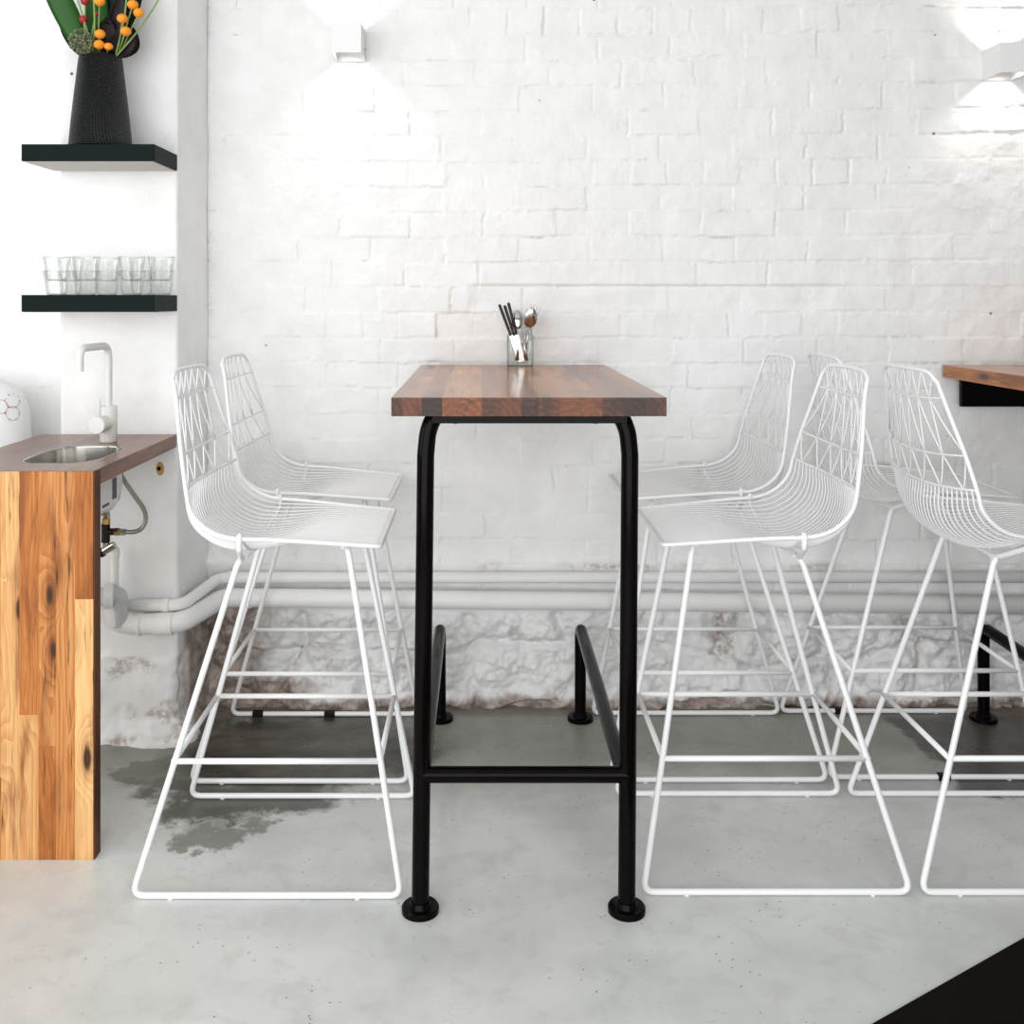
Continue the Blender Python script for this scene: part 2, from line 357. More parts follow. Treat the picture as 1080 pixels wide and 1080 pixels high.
WY = 3.105
def wall_disp(U, Z, X, Y):
    CH = 0.0778; z0 = 1.291
    wx = X + 0.008*fbm(X,Z,9,3) + .004*fbm(X,Z,34,303); wz = Z + 0.006*fbm(X,Z,7,5) + .003*fbm(X,Z,34,304) + 0.012*fbm(X,Z,1.1,6,2)
    row = np.floor((wz-z0)/CH).astype(int); fz = (wz-z0)/CH-row
    header = (row % 6 == 4)
    L = np.where(header, 0.1125, 0.2235)
    sh = np.where(row % 2 == 0, 0.0, 0.095) + 0.02*np.sin(row*2.7)
    c = (wx-0.4397+sh)/L; ci = np.floor(c).astype(int); fx = c-ci
    rnd = vnoise(ci*7.13+0.5, row*3.77+0.5, 41)
    dz = np.minimum(fz, 1-fz)*CH; dx = np.minimum(fx, 1-fx)*L
    ero = 0.0025+0.0045*(fbm(X,Z,22,8)*0.5+0.5)
    vis = sstep(-.35,.25, fbm(X,Z,1.7,15,3))                    # some joints are buried in paint
    visx = sstep(-.25,.2, fbm(X,Z,4.1,25,3))
    jz = 1-sstep(0, ero, dz); jx = 1-sstep(0, ero*1.1, dx)
    joint = np.maximum(jz*(0.55+0.75*vis), jx*visx)
    crack = np.maximum((1-sstep(.0008,.0030,dz))*sstep(.15,.4,fbm(X,Z,8,301,3)), (1-sstep(.0010,.0034,dx))*sstep(.0,.25,fbm(X,Z,4.3,302,3)))*sstep(-.35,.05,fbm(X,Z,40,305,2))
    D = -0.0026*joint - 0.0065*crack + (rnd-.5)*0.005*(1-joint*.5)
    # plaster skim on left strip and patches
    skim = np.maximum(sstep(-.25,-.75, X)*0.7, sstep(.15,.55, fbm(X,Z,1.3,55,3))*0.75)
    rough_right = sstep(.9,1.5,X)
    D = D*(1-skim) + 0.0022*fbm(X,Z,16,9,5) + 0.0042*fbm(X,Z,5,10,4)*(1+rough_right)
    lump = fbm(X,Z,38,12,4); D += 0.0014*np.maximum(lump,0)*(1+1*joint) + .0050*np.maximum(fbm(X,Z,70,306,2)-.12,0)*joint
    # long ledge and the trough below it
    led = sstep(-.05,0,X)*sstep(1.10,1.05,X)
    dl = Z-1.291+0.002*fbm(X,Z,6,77)
    D += led*(-0.010*np.exp(-(dl/0.0035)**2) - 0.006*sstep(0,-.004,dl)*sstep(-.085,-.05,dl)*(1+.6*fbm(X,Z,11,78)))
    # course of mortar above the pipes
    D += 0.012*np.exp(-((Z-0.44)/0.02)**2)*(0.5+.5*fbm(X,Z,8,62))
    # rubble footing
    b = 0.288+0.016*fbm(X,Z*0,3,90,3)+.02*sstep(-.45,-.7,X)
    base = sstep(b+.012, b-.012, Z)
    xx = X+.03*fbm(X,Z,7,91); zz = Z+.03*fbm(X,Z,7,92)
    f1,f2,idv = voro(xx, zz, .27, .16, 7); edge = sstep(.0,.22,f2-f1)
    f1b,f2b,_ = voro(xx, zz, .06, .04, 9)
    rub = -0.014 + 0.018*fbm(X,Z,22,303,4) + 0.022*edge + 0.02*(idv-.5) + .016*fbm(X,Z,9,93,5) - .008*np.clip(f1b,0,1) + .011*fbm(X,Z,48,94,4)
    rub -= 0.03*np.exp(-((X-.735)/.02)**2)*sstep(.12,.2,Z) 
    rub += 0.012*sstep(.06,0,Z)
    patch = sstep(.56,.60,X)*sstep(.80,.74,X)*sstep(.05,.1,Z)   # flat brick-like block
    rub = rub*(1-patch*.7) 
    D = D*(1-base) + rub*base
    # outside the picture's brick: flat end of the room at left
    D *= sstep(-1.02,-.98,X)*.8+.2
    cr = sstep(.10,.02,f2-f1)
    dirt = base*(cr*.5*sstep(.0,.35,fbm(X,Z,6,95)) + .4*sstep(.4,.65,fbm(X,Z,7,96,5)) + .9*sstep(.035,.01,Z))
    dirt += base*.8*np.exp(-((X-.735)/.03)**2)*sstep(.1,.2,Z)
    dirt += (1-base)*(.5*joint*sstep(.35,.6,fbm(X,Z,8,97,4)) + .55*np.exp(-((Z-.43)/.012)**2)*sstep(.0,.4,fbm(X,Z,6,98,4)))
    dirt += .30*sstep(-.80,-.845,X)*sstep(-.95,-.9,X)*sstep(-.1,.5,fbm(X,Z,9,101,4))
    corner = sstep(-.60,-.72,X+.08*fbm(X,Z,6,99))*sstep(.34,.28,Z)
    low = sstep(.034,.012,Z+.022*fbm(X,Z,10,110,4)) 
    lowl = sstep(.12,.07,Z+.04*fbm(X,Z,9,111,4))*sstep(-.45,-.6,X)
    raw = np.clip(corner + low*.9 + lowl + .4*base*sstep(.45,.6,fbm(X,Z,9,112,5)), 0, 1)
    return D, dirt, raw
xs = np.concatenate([np.arange(-2.6,-.95,.05), np.arange(-.95,2.25,.0045), np.arange(2.25,2.9,.05)])
zs = np.concatenate([np.arange(-0.005,2.25,.0045), np.arange(2.3,3.01,.1)])
wall = sheet('wall_back', [(x, WY) for x in xs], zs, wall_disp, PAINT)

def pill_disp(U, Z, X, Y):
    side = sstep(-.862,-.855,X)
    D = .003*fbm(U,Z,6,201,4)+.0015*fbm(U,Z,26,202,4)
    b = .235+.02*fbm(U,Z*0,8,203)
    base = sstep(b+.01,b-.01,Z)
    D += base*(.006+.010*fbm(U,Z,14,204,5)) + .05*sstep(.06,.0,Z+.02*fbm(U,Z,13,205))*(1+.5*fbm(U,Z,20,206))*(1-side*.6)
    edge = np.exp(-((X+.864)/.012)**2)*(Y < 2.93)
    D -= base*edge*.010*(fbm(U,Z,30,207)*.5+.5)*2
    dirt = base*.6*sstep(.2,.5,fbm(U,Z,14,208,4)) + .8*sstep(.03,.01,Z)*sstep(-.1,.2,fbm(U,Z,20,209)) + .4*base*edge*sstep(0,.3,fbm(U,Z,25,210))
    dirt += .35*side*sstep(.1,.5,fbm(U,Z,5,211,4))*sstep(.5,.3,Z)
    raw = side*sstep(.33,.27,Z+.04*fbm(U,Z,9,212))*sstep(2.885,2.905,Y)*.95
    return D, dirt, raw
pc = [(-1.205,3.09,0),(-1.2,2.878,0),(-.864,2.878,0),(-.840,3.10,0)]
pp = fillet(pc, [0,.012,.010,0], 6); pl = []
for a, b in zip(pp, pp[1:]):
    n = max(1, int((b-a).length/.006))
    for k in range(n): q = a.lerp(b, k/n); pl.append((q.x, q.y))
pl.append((pp[-1].x, pp[-1].y))
sheet('wall_left', pl, np.arange(-.003, 3.0, .0065), pill_disp, PAINT)

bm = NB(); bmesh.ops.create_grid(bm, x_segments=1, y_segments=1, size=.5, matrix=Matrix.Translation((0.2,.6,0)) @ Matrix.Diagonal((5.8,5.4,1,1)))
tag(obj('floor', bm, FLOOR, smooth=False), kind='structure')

bm = NB(); box(bm, -2.7,3.1,-1.2,3.2,3.0,3.1)
tag(obj('ceiling', bm, mat('ceiling_paint', (.8,.8,.79), .8), smooth=False), kind='structure')

# ------------------------------------------------------------------ plank boards
def planks(name, m, parent, cells, axis, smooth=False, bev=.00025):
    """cells: (x0,x1,y0,y1,z0,z1,pcol). grain axis 0/1/2. one mesh with per-plank attributes"""
    bm = NB(); meta = []
    for c in cells:
        n0 = len(bm.faces); box(bm, *c[:6], bev=bev); meta += [c]*(len(bm.faces)-n0)
    me = bpy.data.meshes.new(name); bm.faces.index_update()
    vp = bm.verts.layers.float_vector.new('ploc'); vc = bm.verts.layers.float.new('pcol')
    bm.faces.ensure_lookup_table(); cache = {}
    for f, c in zip(bm.faces, meta):
        if id(c) not in cache:
            cx = (c[0]+c[1])/2; cy = (c[2]+c[3])/2; cz = (c[4]+c[5])/2
            cache[id(c)] = (cx, cy, cz, random.uniform(-9,9), random.uniform(-.03,.03), random.uniform(-.035,-.005))
        cx, cy, cz, oa, ob, oc = cache[id(c)]
        for v in f.verts:
            d = (v.co.x-cx, v.co.y-cy, v.co.z-cz)
            a = d[axis]; o2 = [d[k] for k in range(3) if k != axis]
            v[vp] = (a+oa, o2[0]+ob, o2[1]-oc); v[vc] = c[6]
    bm.to_mesh(me); bm.free()
    return obj(name, me, m, parent, smooth=False)

# ------------------------------------------------------------------ bar tables
def bar_table(name, dx, label, woodm, ext=0):
    t = empty(name, (dx+0.0985, 2.58, 0)); tag(t, label, 'table', 'tall bar tables against the brick wall')
    ox, oy = -0.0985, -2.58
    x0, x1, y0, y1, z0, z1 = -.1820-ext, .3785, 2.055, 3.088, 1.0125, 1.0505
    b = [x0,-.160,-.1195,-.0785,-.038,.002,.0415,.083,.118,.160,.208,.2475,.2935,.335,x1]
    tone = [.75,.45,.95,.25,.20,.62,.5,.78,.55,.35,.30,.72,.92,.66]
    cells = []
    for i in range(len(b)-1):
        cut = sorted([y0, y1] + [random.uniform(y0+.15, y1-.1) for _ in range(2)])
        for j in range(3):
            cells.append((b[i]+ox, b[i+1]+ox, cut[j]+oy, cut[j+1]+oy, z0, z1, min(1,max(0,tone[i]+(0 if j == 0 else random.uniform(-.3,.25))))))
    planks('tabletop', woodm, t, cells, 1)
    # front legs: bent tube that turns inwards under the top
    lx = (-.1235, .2985); tx = (-.1135, .3075)
    for k in (0,1):
        s = 1 if k == 0 else -1
        bm = NB()
        pts = [(lx[k]+ox, 2.065+oy, .006), (tx[k]+ox, 2.082+oy, .93), (tx[k]+s*.004+ox, 2.084+oy, .975), (tx[k]+s*.012+ox, 2.088+oy, .998), (tx[k]+s*.022+ox, 2.094+oy, 1.0122)]
        tube(bm, fillet(pts, .08, 6), .0180, 20); lg = auto(obj('leg', bm, BLACK_STEEL, t))
        bm = NB(); lathe(bm, [(.0385,0),(.0385,.009),(.036,.012),(.024,.0125),(.020,.022)], 32, Matrix.Translation((lx[k]+ox, 2.065+oy, 0)))
        auto(obj('floor_flange', bm, BLACK_STEEL, lg))
        bm = NB(); px = (-.1205, .2965)[k]
        top = .275
        pts = [(px+ox, 3.005+oy, .004), (px+ox, 3.005+oy, top), (lx[k]+s*.003+ox, 2.070+oy, top-.006)]
        tube(bm, fillet(pts, .035, 7), .0170, 20); auto(obj('side_rail', bm, BLACK_STEEL, t))
        bm = NB(); lathe(bm, [(.0385,0),(.0385,.009),(.036,.012),(.024,.0125),(.019,.022)], 32, Matrix.Translation((px+ox, 3.005+oy, 0)))
        auto(obj('floor_flange', bm, BLACK_STEEL, t))
    bm = NB(); cyl(bm, (-.118+ox, 2.068+oy, .2775), (.302+ox, 2.068+oy, .2775), .0165, 20); auto(obj('footrest', bm, BLACK_STEEL, t))
    bm = NB(); box(bm, -.100+ox, .300+ox, 2.066+oy, 2.105+oy, .9965, 1.0123, bev=.001); obj('top_rail', bm, BLACK_STEEL, t, smooth=False)
    for bx in (-.052, .237):
        bm = NB(); cyl(bm, (bx+ox, 2.08+oy, .9945), (bx+ox, 2.08+oy, .9965), .004, 8); obj('bolt', bm, BLACK_STEEL, t)
    bm = NB(); box(bm, x0+.045+ox, x1-.045+ox, 3.062+oy, 3.078+oy, .925, 1.0123, bev=.001)
    obj('wall_cleat', bm, BLACK_STEEL, t, smooth=False)
    return t
bar_table('bar_table', 0, 'tall bar table with dark striped butcher-block top holding the cutlery jar', WALNUT)
t2 = bar_table('bar_table', 1.617, 'honey-brown bar table cut off by the right edge, its black legs behind the wire stools', HONEY, .022)
# table 1 hides its cleat; keep the apron low only on the cut-off table
# ------------------------------------------------------------------ wire stools
def cat(P, n):
    """catmull-rom through tuples"""
    P = [np.array(p, float) for p in P]; Q = [2*P[0]-P[1]]+P+[2*P[-1]-P[-2]]; out = []
    for i in range(1, len(Q)-2):
        for k in range(n):
            t = k/n
            out.append(.5*((2*Q[i])+(-Q[i-1]+Q[i+1])*t+(2*Q[i-1]-5*Q[i]+4*Q[i+1]-Q[i+2])*t*t+(-Q[i-1]+3*Q[i]-3*Q[i+1]+Q[i+2])*t**3))
    out.append(P[-1]); return np.array(out)
# rim: x, z, half width ; centre line: x, z
PROF = [(-.217,1.078,.140,-.229,1.076),(-.2065,1.037,.152,-.227,1.031),(-.194,.978,.176,-.220,.969),(-.181,.920,.199,-.211,.908),
        (-.166,.850,.218,-.200,.838),(-.158,.815,.220,-.203,.79),(-.143,.791,.220,-.190,.745),(-.119,.770,.219,-.155,.712),
        (-.090,.757,.217,-.108,.692),(-.0560,.751,.213,-.06,.692),(0,.748,.207,0,.701),(.075,.742,.199,.075,.722),(.155,.735,.191,.155,.728),(.235,.728,.183,.235,.7275)]
NS = 5; PR = cat(PROF, NS)
def shell(ui, t, power=2.2):
    """ui: float index into PROF, t lateral -1..1"""
    f = min(max(ui*NS, 0), len(PR)-1); i = min(int(f), len(PR)-2); p = PR[i]*(1-(f-i)) + PR[i+1]*(f-i)
    k = 1-abs(t)**power
    return Vector((p[0]+(p[3]-p[0])*k, t*p[2], p[1]+(p[4]-p[1])*k))
def top_pt(t):
    """top edge of the back, t in -1..1"""
    a = abs(t)
    z = 1.094 - .003*a*a - (.017*max(0,(a-.68)/.32)**2.2 if a > .68 else 0)
    return Vector((-.2185-.010*(1-t*t), t*.140, z))
def make_stool():
    r = empty('wire_stool')
    bm = NB(); rim = []
    last = len(PROF)-1
    for k in range(int(last*NS)+1):
        if k/NS > last-.25: break
        rim.append(shell(k/NS, -1))
    fr = [rim[-1]]
    left = rim; 
    front = fillet([shell(last-.3,-1), shell(last,-1)+Vector((0,0,0)), shell(last,1), shell(last-.3,1)], .022, 6)
    right = [Vector((p.x,-p.y,p.z)) for p in rim[::-1]]
    topc = [top_pt(s) for s in (.985,.95,.90,.84,.76,.6,.4,.2,0,-.2,-.4,-.6,-.76,-.84,-.90,-.95,-.985)]
    loop = left[1:] + front[1:-1] + right[:-1] + topc
    tube(bm, loop, .0046, 10, closed=True); obj('rim', bm, WHITE_METAL, r)
    # lengthwise wires of the seat
    bm = NB(); NW = 29; u3 = 4.0
    for i in range(NW):
        t = -1+2*(i+1)/(NW+1)
        pts = [shell(u3+(last-u3)*k/46, t) for k in range(47)]
        tube(bm, pts, .0020, 6)
    obj('seat_wires', bm, SEAT_METAL, r)
    # cross wires
    bm = NB()
    for u, rr in ((1,.0020),(3,.0023),(4,.0030)):
        tube(bm, [shell(u, -1+2*k/24) for k in range(25)], rr, 6)
    obj('back_crosswires', bm, SEAT_METAL, r)
    bm = NB()
    for u in (9.1, 12.1):
        tube(bm, [shell(u, -1+2*k/24)+Vector((0,0,-.0035)) for k in range(25)], .0026, 6)
    obj('seat_crosswires', bm, SEAT_METAL, r)
    # zigzag lattice of the back
    bm = NB()
    def line(f, n=5): tube(bm, [f(k/n) for k in range(n+1)], .0019, 6)
    def S2(u0,t0,u1,t1): line(lambda s: shell(u0+(u1-u0)*s, t0+(t1-t0)*s))
    r1 = [-1+2*k/7 for k in range(1,7)]; r2 = [-1+2*k/6 for k in range(7)]; r3 = [-1+2*(k+.5)/6 for k in range(6)]
    tp = [-.93+1.86*k/6 for k in range(7)]
    for k in range(6):
        S2(1,r1[k],3,r2[k]); S2(1,r1[k],3,r2[k+1])
        S2(3,r2[k],4,r3[k]); S2(3,r2[k+1],4,r3[k])
        for q in (tp[k], tp[k+1]):
            a = top_pt(q); b = shell(1, r1[k]); line(lambda s: a.lerp(b, s)+Vector((-.004*s*(1-s),0,0)))
    obj('back_lattice', bm, SEAT_METAL, r)
    # two side frames, each one bent rod
    for s in (-1,1):
        bm = NB(); hb = .2125; ht = .119; zt = .687
        def P(x, z): return (x, s*(hb+(ht-hb)*z/.69), z)
        pts = [P(-.074,zt), P(-.083,.672), P(-.2805,.0075), P(.2805,.0075), P(.160,.695), P(.155,.713)]
        tube(bm, fillet(pts, [0,.012,.020,.020,.012,0], 6), .0068, 12); obj('side_frame', bm, WHITE_METAL, r)
        bm = NB(); cyl(bm, P(-.203,.271), P(.2335,.271), .0062, 12); obj('footrest', bm, WHITE_METAL, r)
        # bracket curling up round the rim
        bm = NB(); q = shell(9.0, s); q2 = shell(9.0, s*.93)
        pts = [(-.074, s*(ht-.012), zt), (-.072, s*(ht+.014), zt+.004), (q.x, q.y+s*.002, q.z-.022), (q.x, q.y+s*.005, q.z-.008), (q.x, q.y+s*.003, q.z+.004), (q.x,q.y-s*.004,q.z+.006)]
        tube(bm, fillet(pts, .012, 4), .0062, 10); obj('bracket', bm, WHITE_METAL, r)
        for x in (-.2, .19):
            bm = NB(); cyl(bm, (x, s*.2117, .0), (x, s*.2117, .004), .006, 10); obj('glide', bm, PVC, r)
    for x in (-.2045,.2325):
        bm = NB(); cyl(bm, (x, -.1757, .271), (x, .1757, .271), .0062, 12); obj('footrest', bm, WHITE_METAL, r)
    bm = NB(); box(bm, -.081,-.063,-ht+.004,ht-.004,zt-.003,zt+.003, bev=.001); obj('seat_bearer', bm, WHITE_METAL, r, smooth=False)
    bm = NB(); cyl(bm, (.150,-ht-.02,.7165), (.150,ht+.02,.7165), .0062, 12); obj('seat_bearer', bm, WHITE_METAL, r)
    return r
def copy_tree(o, parent=None):
    c = o.copy(); COL.objects.link(c)
    if parent: c.parent = parent
    for ch in [x for x in bpy.data.objects if x.parent == o and x != c]: copy_tree(ch, c)
    return c
proto = make_stool()
stools = [
 (-.4465, 2.3175, 0, 'white wire bar stool nearest the wooden sink counter, in front of another stool', []),
 (-.4680, 2.8180, 0, 'white wire bar stool of the left pair against the wall, on the dark floor stain', [(-.20,1),(.015,1)]),
 ( .6220, 2.3300, PI, 'nearer white wire bar stool facing left on the right side of the middle table', []),
 ( .6170, 2.8250, PI, 'farther white wire bar stool facing left against the wall, right of the middle table', []),
 (1.2045, 2.3300, 0, 'white wire bar stool cut by the right edge, nearest the camera at the right-hand table', []),
 (1.1850, 2.8400, 0, 'white wire bar stool at the right-hand table, behind the one cut by the edge', [(.02,-1),(-.10,1)]),
]
for i, (x, y, rz, lab, clips) in enumerate(stools):
    o = proto if i == 0 else copy_tree(proto)
    o.location = (x, y, 0); o.rotation_euler = (0,0,rz)
    tag(o, lab, 'stool', 'white wire bar stools')
    for (cx, s) in clips:
        bm = NB(); box(bm, cx-.016, cx+.016, s*.2115-.010, s*.2115+.010, .0005, .0165, bev=.003)
        k = obj('foot_clip', bm, BLACK_RUBBER, o, smooth=False); k['label'] = 'black rubber clip'

# ------------------------------------------------------------------ sink counter
CX0, CX1, CY0, CY1, CZ = -1.245, -.864, 2.2526, 2.868, .8675
ct = empty('sink_counter', ((CX0+CX1)/2, 2.56, 0)); tag(ct, 'knotty timber waterfall counter with a small sink at the left edge', 'counter')
ox, oy = -ct.location.x, -ct.location.y
def pxX(p): return (p-VX)*CY0/FPX
def pyZ(p): return EYE-(p-VY)*CY0/FPX
cols = [(-81,-58,[]),(-58,-38,[700]),(-38,-18,[590]),(-18,1,[820]),(1,20.5,[613]),(20.5,40.5,[754]),(40.5,59,[787]),(59,79,[]),(79,98.3,[632])]
tones = {4:[.10,.16],5:[.55,.22],6:[.45,.62],7:[.42],8:[.66,.02]}
cells = []
for i, (a, b, cut) in enumerate(cols):
    ys = [497.2]+cut+[907]
    for j in range(len(ys)-1):
        tn = tones.get(i, [.3,.5,.2])[j]
        cells.append((pxX(a)+ox, (pxX(b) if i < 8 else CX1-.0006)+ox, CY0+oy, CY0+.032+oy, max(0,pyZ(ys[j+1])), min(pyZ(ys[j]), CZ-.0006), tn))
planks('end_panel', PINE, ct, cells, 2)
# right side of the end panel: its shade painted in as dark brown
planks('panel_edge', SHADEDWOOD, ct, [(CX1+ox, CX1+.003+ox, CY0+.001+oy, CY0+.0345+oy, .001, CZ-.0005, .2)], 2)
# worktop: ring of boards round the sink hole
SX, SY, SA, SB = -1.005, 2.503, .094, .146
def sup(th, a, b, n=3.2):
    c, s = math.cos(th), math.sin(th)
    return a*math.copysign(abs(c)**(2/n), c), b*math.copysign(abs(s)**(2/n), s)
bm = NB(); N = 64
vp = bm.verts.layers.float_vector.new('ploc'); vc = bm.verts.layers.float.new('pcol')
def rect_pt(th):
    c, s = math.cos(th), math.sin(th)
    hx = (CX1-SX) if c > 0 else (SX-CX0); hy = (CY1-SY) if s > 0 else (SY-CY0)
    k = min(hx/max(abs(c),1e-6), hy/max(abs(s),1e-6)); return SX+c*k, SY+s*k
ths = sorted([2*PI*k/N for k in range(N)] + [math.atan2(y-SY, x-SX) % (2*PI) for x in (CX0,CX1) for y in (CY0,CY1)])
rings = {}
for zi, z in ((0,CZ),(1,CZ-.036)):
    for kind in 'io':
        L = []
        for th in ths:
            if kind == 'i': a, b = sup(th, SA, SB); p = (SX+a, SY+b)
            else: p = rect_pt(th)
            yy = p[1]+(.036 if (zi and kind == 'o' and p[1] < CY0+.001) else 0); v = bm.verts.new((p[0]+ox, yy+oy, z)); v[vp] = (p[1]+3, p[0], z-CZ-.03); v[vc] = .45; L.append(v)
        rings[(zi,kind)] = L
n = len(ths)
for k in range(n):
    q = (k+1)%n
    bm.faces.new((rings[0,'i'][k], rings[0,'o'][k], rings[0,'o'][q], rings[0,'i'][q]))
    bm.faces.new((rings[1,'o'][k], rings[1,'i'][k], rings[1,'i'][q], rings[1,'o'][q]))
    bm.faces.new((rings[0,'o'][k], rings[1,'o'][k], rings[1,'o'][q], rings[0,'o'][q]))
    bm.faces.new((rings[1,'i'][k], rings[0,'i'][k], rings[0,'i'][q], rings[1,'i'][q]))
obj('worktop', bm, COUNTERTOP, ct, smooth=False)
# sink
sk = empty('sink', (SX, SY, CZ)); tag(sk, 'small stainless steel sink bowl let into the wooden counter', 'sink')
bm = NB(); prof = [(1.0,.0005,0),(1.0,-.004,0),(.985,-.02,0),(.97,-.10,0),(.93,-.128,0),(.80,-.148,0),(.25,-.155,0),(.2,-.157,0)]
R = []
for (sc, z, _) in prof:
    R.append([bm.verts.new((sup(2*PI*k/48, SA*sc*.999, SB*sc*.999)[0], sup(2*PI*k/48, SA*sc*.999, SB*sc*.999)[1], z)) for k in range(48)])
for A, B in zip(R, R[1:]):
    for k in range(48): bm.faces.new((A[k], B[k], B[(k+1)%48], A[(k+1)%48]))
bm.faces.new(R[-1][::-1])
bw = obj('bowl', bm, STEEL, sk); md = bw.modifiers.new('s', 'SOLIDIFY'); md.thickness = .0015; md.offset = -1
bm = NB(); lathe(bm, [(.028,-.1575),(.028,-.154),(.022,-.153),(.02,-.156)], 24); obj('drain', bm, DARKMETAL, sk)
LABEL = mat('paper_label', (.72,.71,.70), .6); INK = mat('label_ink', (.05,.05,.06), .6)
bm = NB(); box(bm, .0945,.0952,-.11,.03,-.125,-.045); lb = obj('sticker', bm, LABEL, sk, smooth=False)
bm = NB()
for k in range(9): box(bm, .0952,.0955,-.010+k*.0036,-.0085+k*.0036+(.0008 if k%3 else .0016),-.112,-.060)
box(bm, .0952,.0955,-.075,-.03,-.120,-.113); obj('barcode', bm, INK, lb, smooth=False)
# tap
tp = empty('tap', (-1.002, 2.719, CZ)); tag(tp, 'matt white gooseneck mixer tap standing behind the sink', 'tap')
bm = NB(); lathe(bm, [(.0215,.0005),(.0225,.002),(.0225,.0955),(.0215,.097),(.010,.0972)], 32); auto(obj('body', bm, TAP, tp))
bm = NB(); tube(bm, fillet([(0,0,.096),(0,0,.259),(-.014,-.159,.259),(-.014,-.159,.200)], .034, 8), .0096, 16); auto(obj('spout', bm, TAP, tp))
bm = NB(); lathe(bm, [(.019,0),(.0215,.002),(.0215,.03),(.0235,.032),(.0235,.052),(.022,.0535)], 28, axisM((-.003,-.015,.052), (-.10,-1,.0)))
hb = auto(obj('handle', bm, TAP, tp))
bm = NB(); cyl(bm, (-.007,-.05,.07), (-.007,-.05,.121), .0042, 12, .001); obj('lever', bm, TAP, hb)

# ------------------------------------------------------------------ plumbing under the counter
v = empty('angle_valve', (-1.0,2.70,.60)); tag(v, 'dark bronze and brass tee valve fixed below the sink', 'valve')
def wx(px, Y): return (px-VX)*Y/FPX
def wz(py, Y): return EYE-(py-VY)*Y/FPX
YV = 2.74
def VP(px, py, Y=YV): return Vector((wx(px,Y), Y, wz(py,Y)))-Vector(v.location)
bm = NB(); cyl(bm, VP(111.5,572), VP(111.5,552), .0115, 16, .001); cyl(bm, VP(112,561), VP(125,560.5), .0095, 16, .001); auto(obj('body', bm, DARKMETAL, v))
bm = NB(); cyl(bm, VP(112,552.5), VP(112,547), .0115, 8); auto(obj('brass_ring', bm, BRASS, v)); bm = NB(); cyl(bm, VP(121.5,561), VP(126.5,561), .0102, 8); auto(obj('brass_ring', bm, BRASS, v))
bm = NB(); cyl(bm, VP(112.3,548), VP(112.3,540.5), .010, 6); auto(obj('hex_nut', bm, STEEL, v)); bm = NB(); cyl(bm, VP(126.5,561), VP(132.5,561), .0098, 6); auto(obj('hex_nut', bm, STEEL, v))
bm = NB(); tube(bm, [VP(112.5,541), VP(113,536), VP(112.5,531), VP(110.5,526)], .0065, 12); obj('inlet_pipe', bm, STEEL, v)
bm = NB(); cyl(bm, VP(112,572), VP(112,578), .009, 12); cyl(bm, VP(107,583), VP(121,574.5), .0105, 12, .001); auto(obj('stopcock', bm, STEEL, v))
bm = NB(); cyl(bm, VP(105.5,584), VP(109.5,581.5), .0125, 14, .001); auto(obj('stopcock_cap', bm, DARKMETAL, v))
bm = NB(); pts = [(126.5,499,2.72),(133,510,2.74),(142,523,2.75),(150,534,2.76),(153.5,543,2.765),(153,551,2.765),(148.5,558,2.76),(141,561,2.75),(131.5,561,YV)]
hp = cat([tuple(Vector((wx(a,c),c,wz(b,c)))) for a,b,c in pts], 8)
tube(bm, [Vector(p) for p in hp], .0062, 12)
HOSE = mat('braided_hose', (.28,.27,.25), .38, .8); g = G(HOSE)
wv = g.n('ShaderNodeTexWave'); wv.inputs['Scale'].default_value = 140; wv.inputs['Distortion'].default_value = 3; g.l(g.coord(), wv.inputs['Vector'])
g.l(g.mix(wv.outputs['Fac'], (.10,.09,.08), (.55,.53,.48)), g.b.inputs['Base Color'])
tag(obj('supply_hose', bm, HOSE), 'braided steel hose curving from the counter to the valve', 'hose')

def pipe_thing(name, label, pts, r, rad, collars, mats=PVC, bendr=None):
    t = empty(name, pts[0]); tag(t, label, 'pipe'); o = Vector(pts[0])
    P = fillet([Vector(p)-o for p in pts], bendr or r*2.2, 7)
    bm = NB(); tube(bm, P, r, 20); obj('pipe_run', bm, mats, t)
    for (a, b, rr) in collars:
        bm = NB(); lathe(bm, [(r,0),(rr,.001),(rr,(Vector(b)-Vector(a)).length-.001),(r,(Vector(b)-Vector(a)).length)], 24, axisM(Vector(a)-o, Vector(b)-Vector(a)), cap=False)
        auto(obj('collar', bm, mats, t))
    return t
def Q(px, py, Y): return (wx(px,Y), Y, wz(py,Y))
YP = 2.838
big = [Q(119,636,2.80), Q(121,655,2.81), Q(140,658.5,YP-.012), Q(190,657,YP-.012), Q(236,630,3.058), (2.6,3.062,.316)]
pt = pipe_thing('waste_pipe', 'thick white waste pipe running low along the brick wall', big, .0285, None,
   [(Q(146,658.5,YP-.012), Q(150,658.5,YP-.012), .032), (Q(163,658.3,YP-.012), Q(183,657.5,YP-.012), .0305), (Q(262,630.3,3.058), Q(266,630.4,3.058), .0315)], PVC, .05)
small = [Q(131,638.5,2.85), Q(192,638.5,2.85), Q(231,609,3.075), (2.6,3.080,.403)]
pipe_thing('water_pipe', 'thinner white pipe above the waste pipe on the brick wall', small, .0165, None,
   [(Q(131,638.5,2.85), Q(136,638.5,2.85), .0195), (Q(172,638.5,2.85), Q(179,638.5,2.85), .0195), (Q(241,608.5,3.075), Q(246,608.5,3.075), .0195)], PVC, .05)
pipe_thing('riser_pipe', 'short upright white pipe below the bronze valve', [Q(121,578,2.83), Q(120.5,640,2.835)], .0118, None,
   [(Q(121,580,2.83), Q(121,587,2.83), .0145)], PVC)
tr = empty('sink_trap', Q(110,628,2.78)); tag(tr, 'white plastic trap joint with large round nut beside the end panel', 'pipe')
o0 = Vector(tr.location)
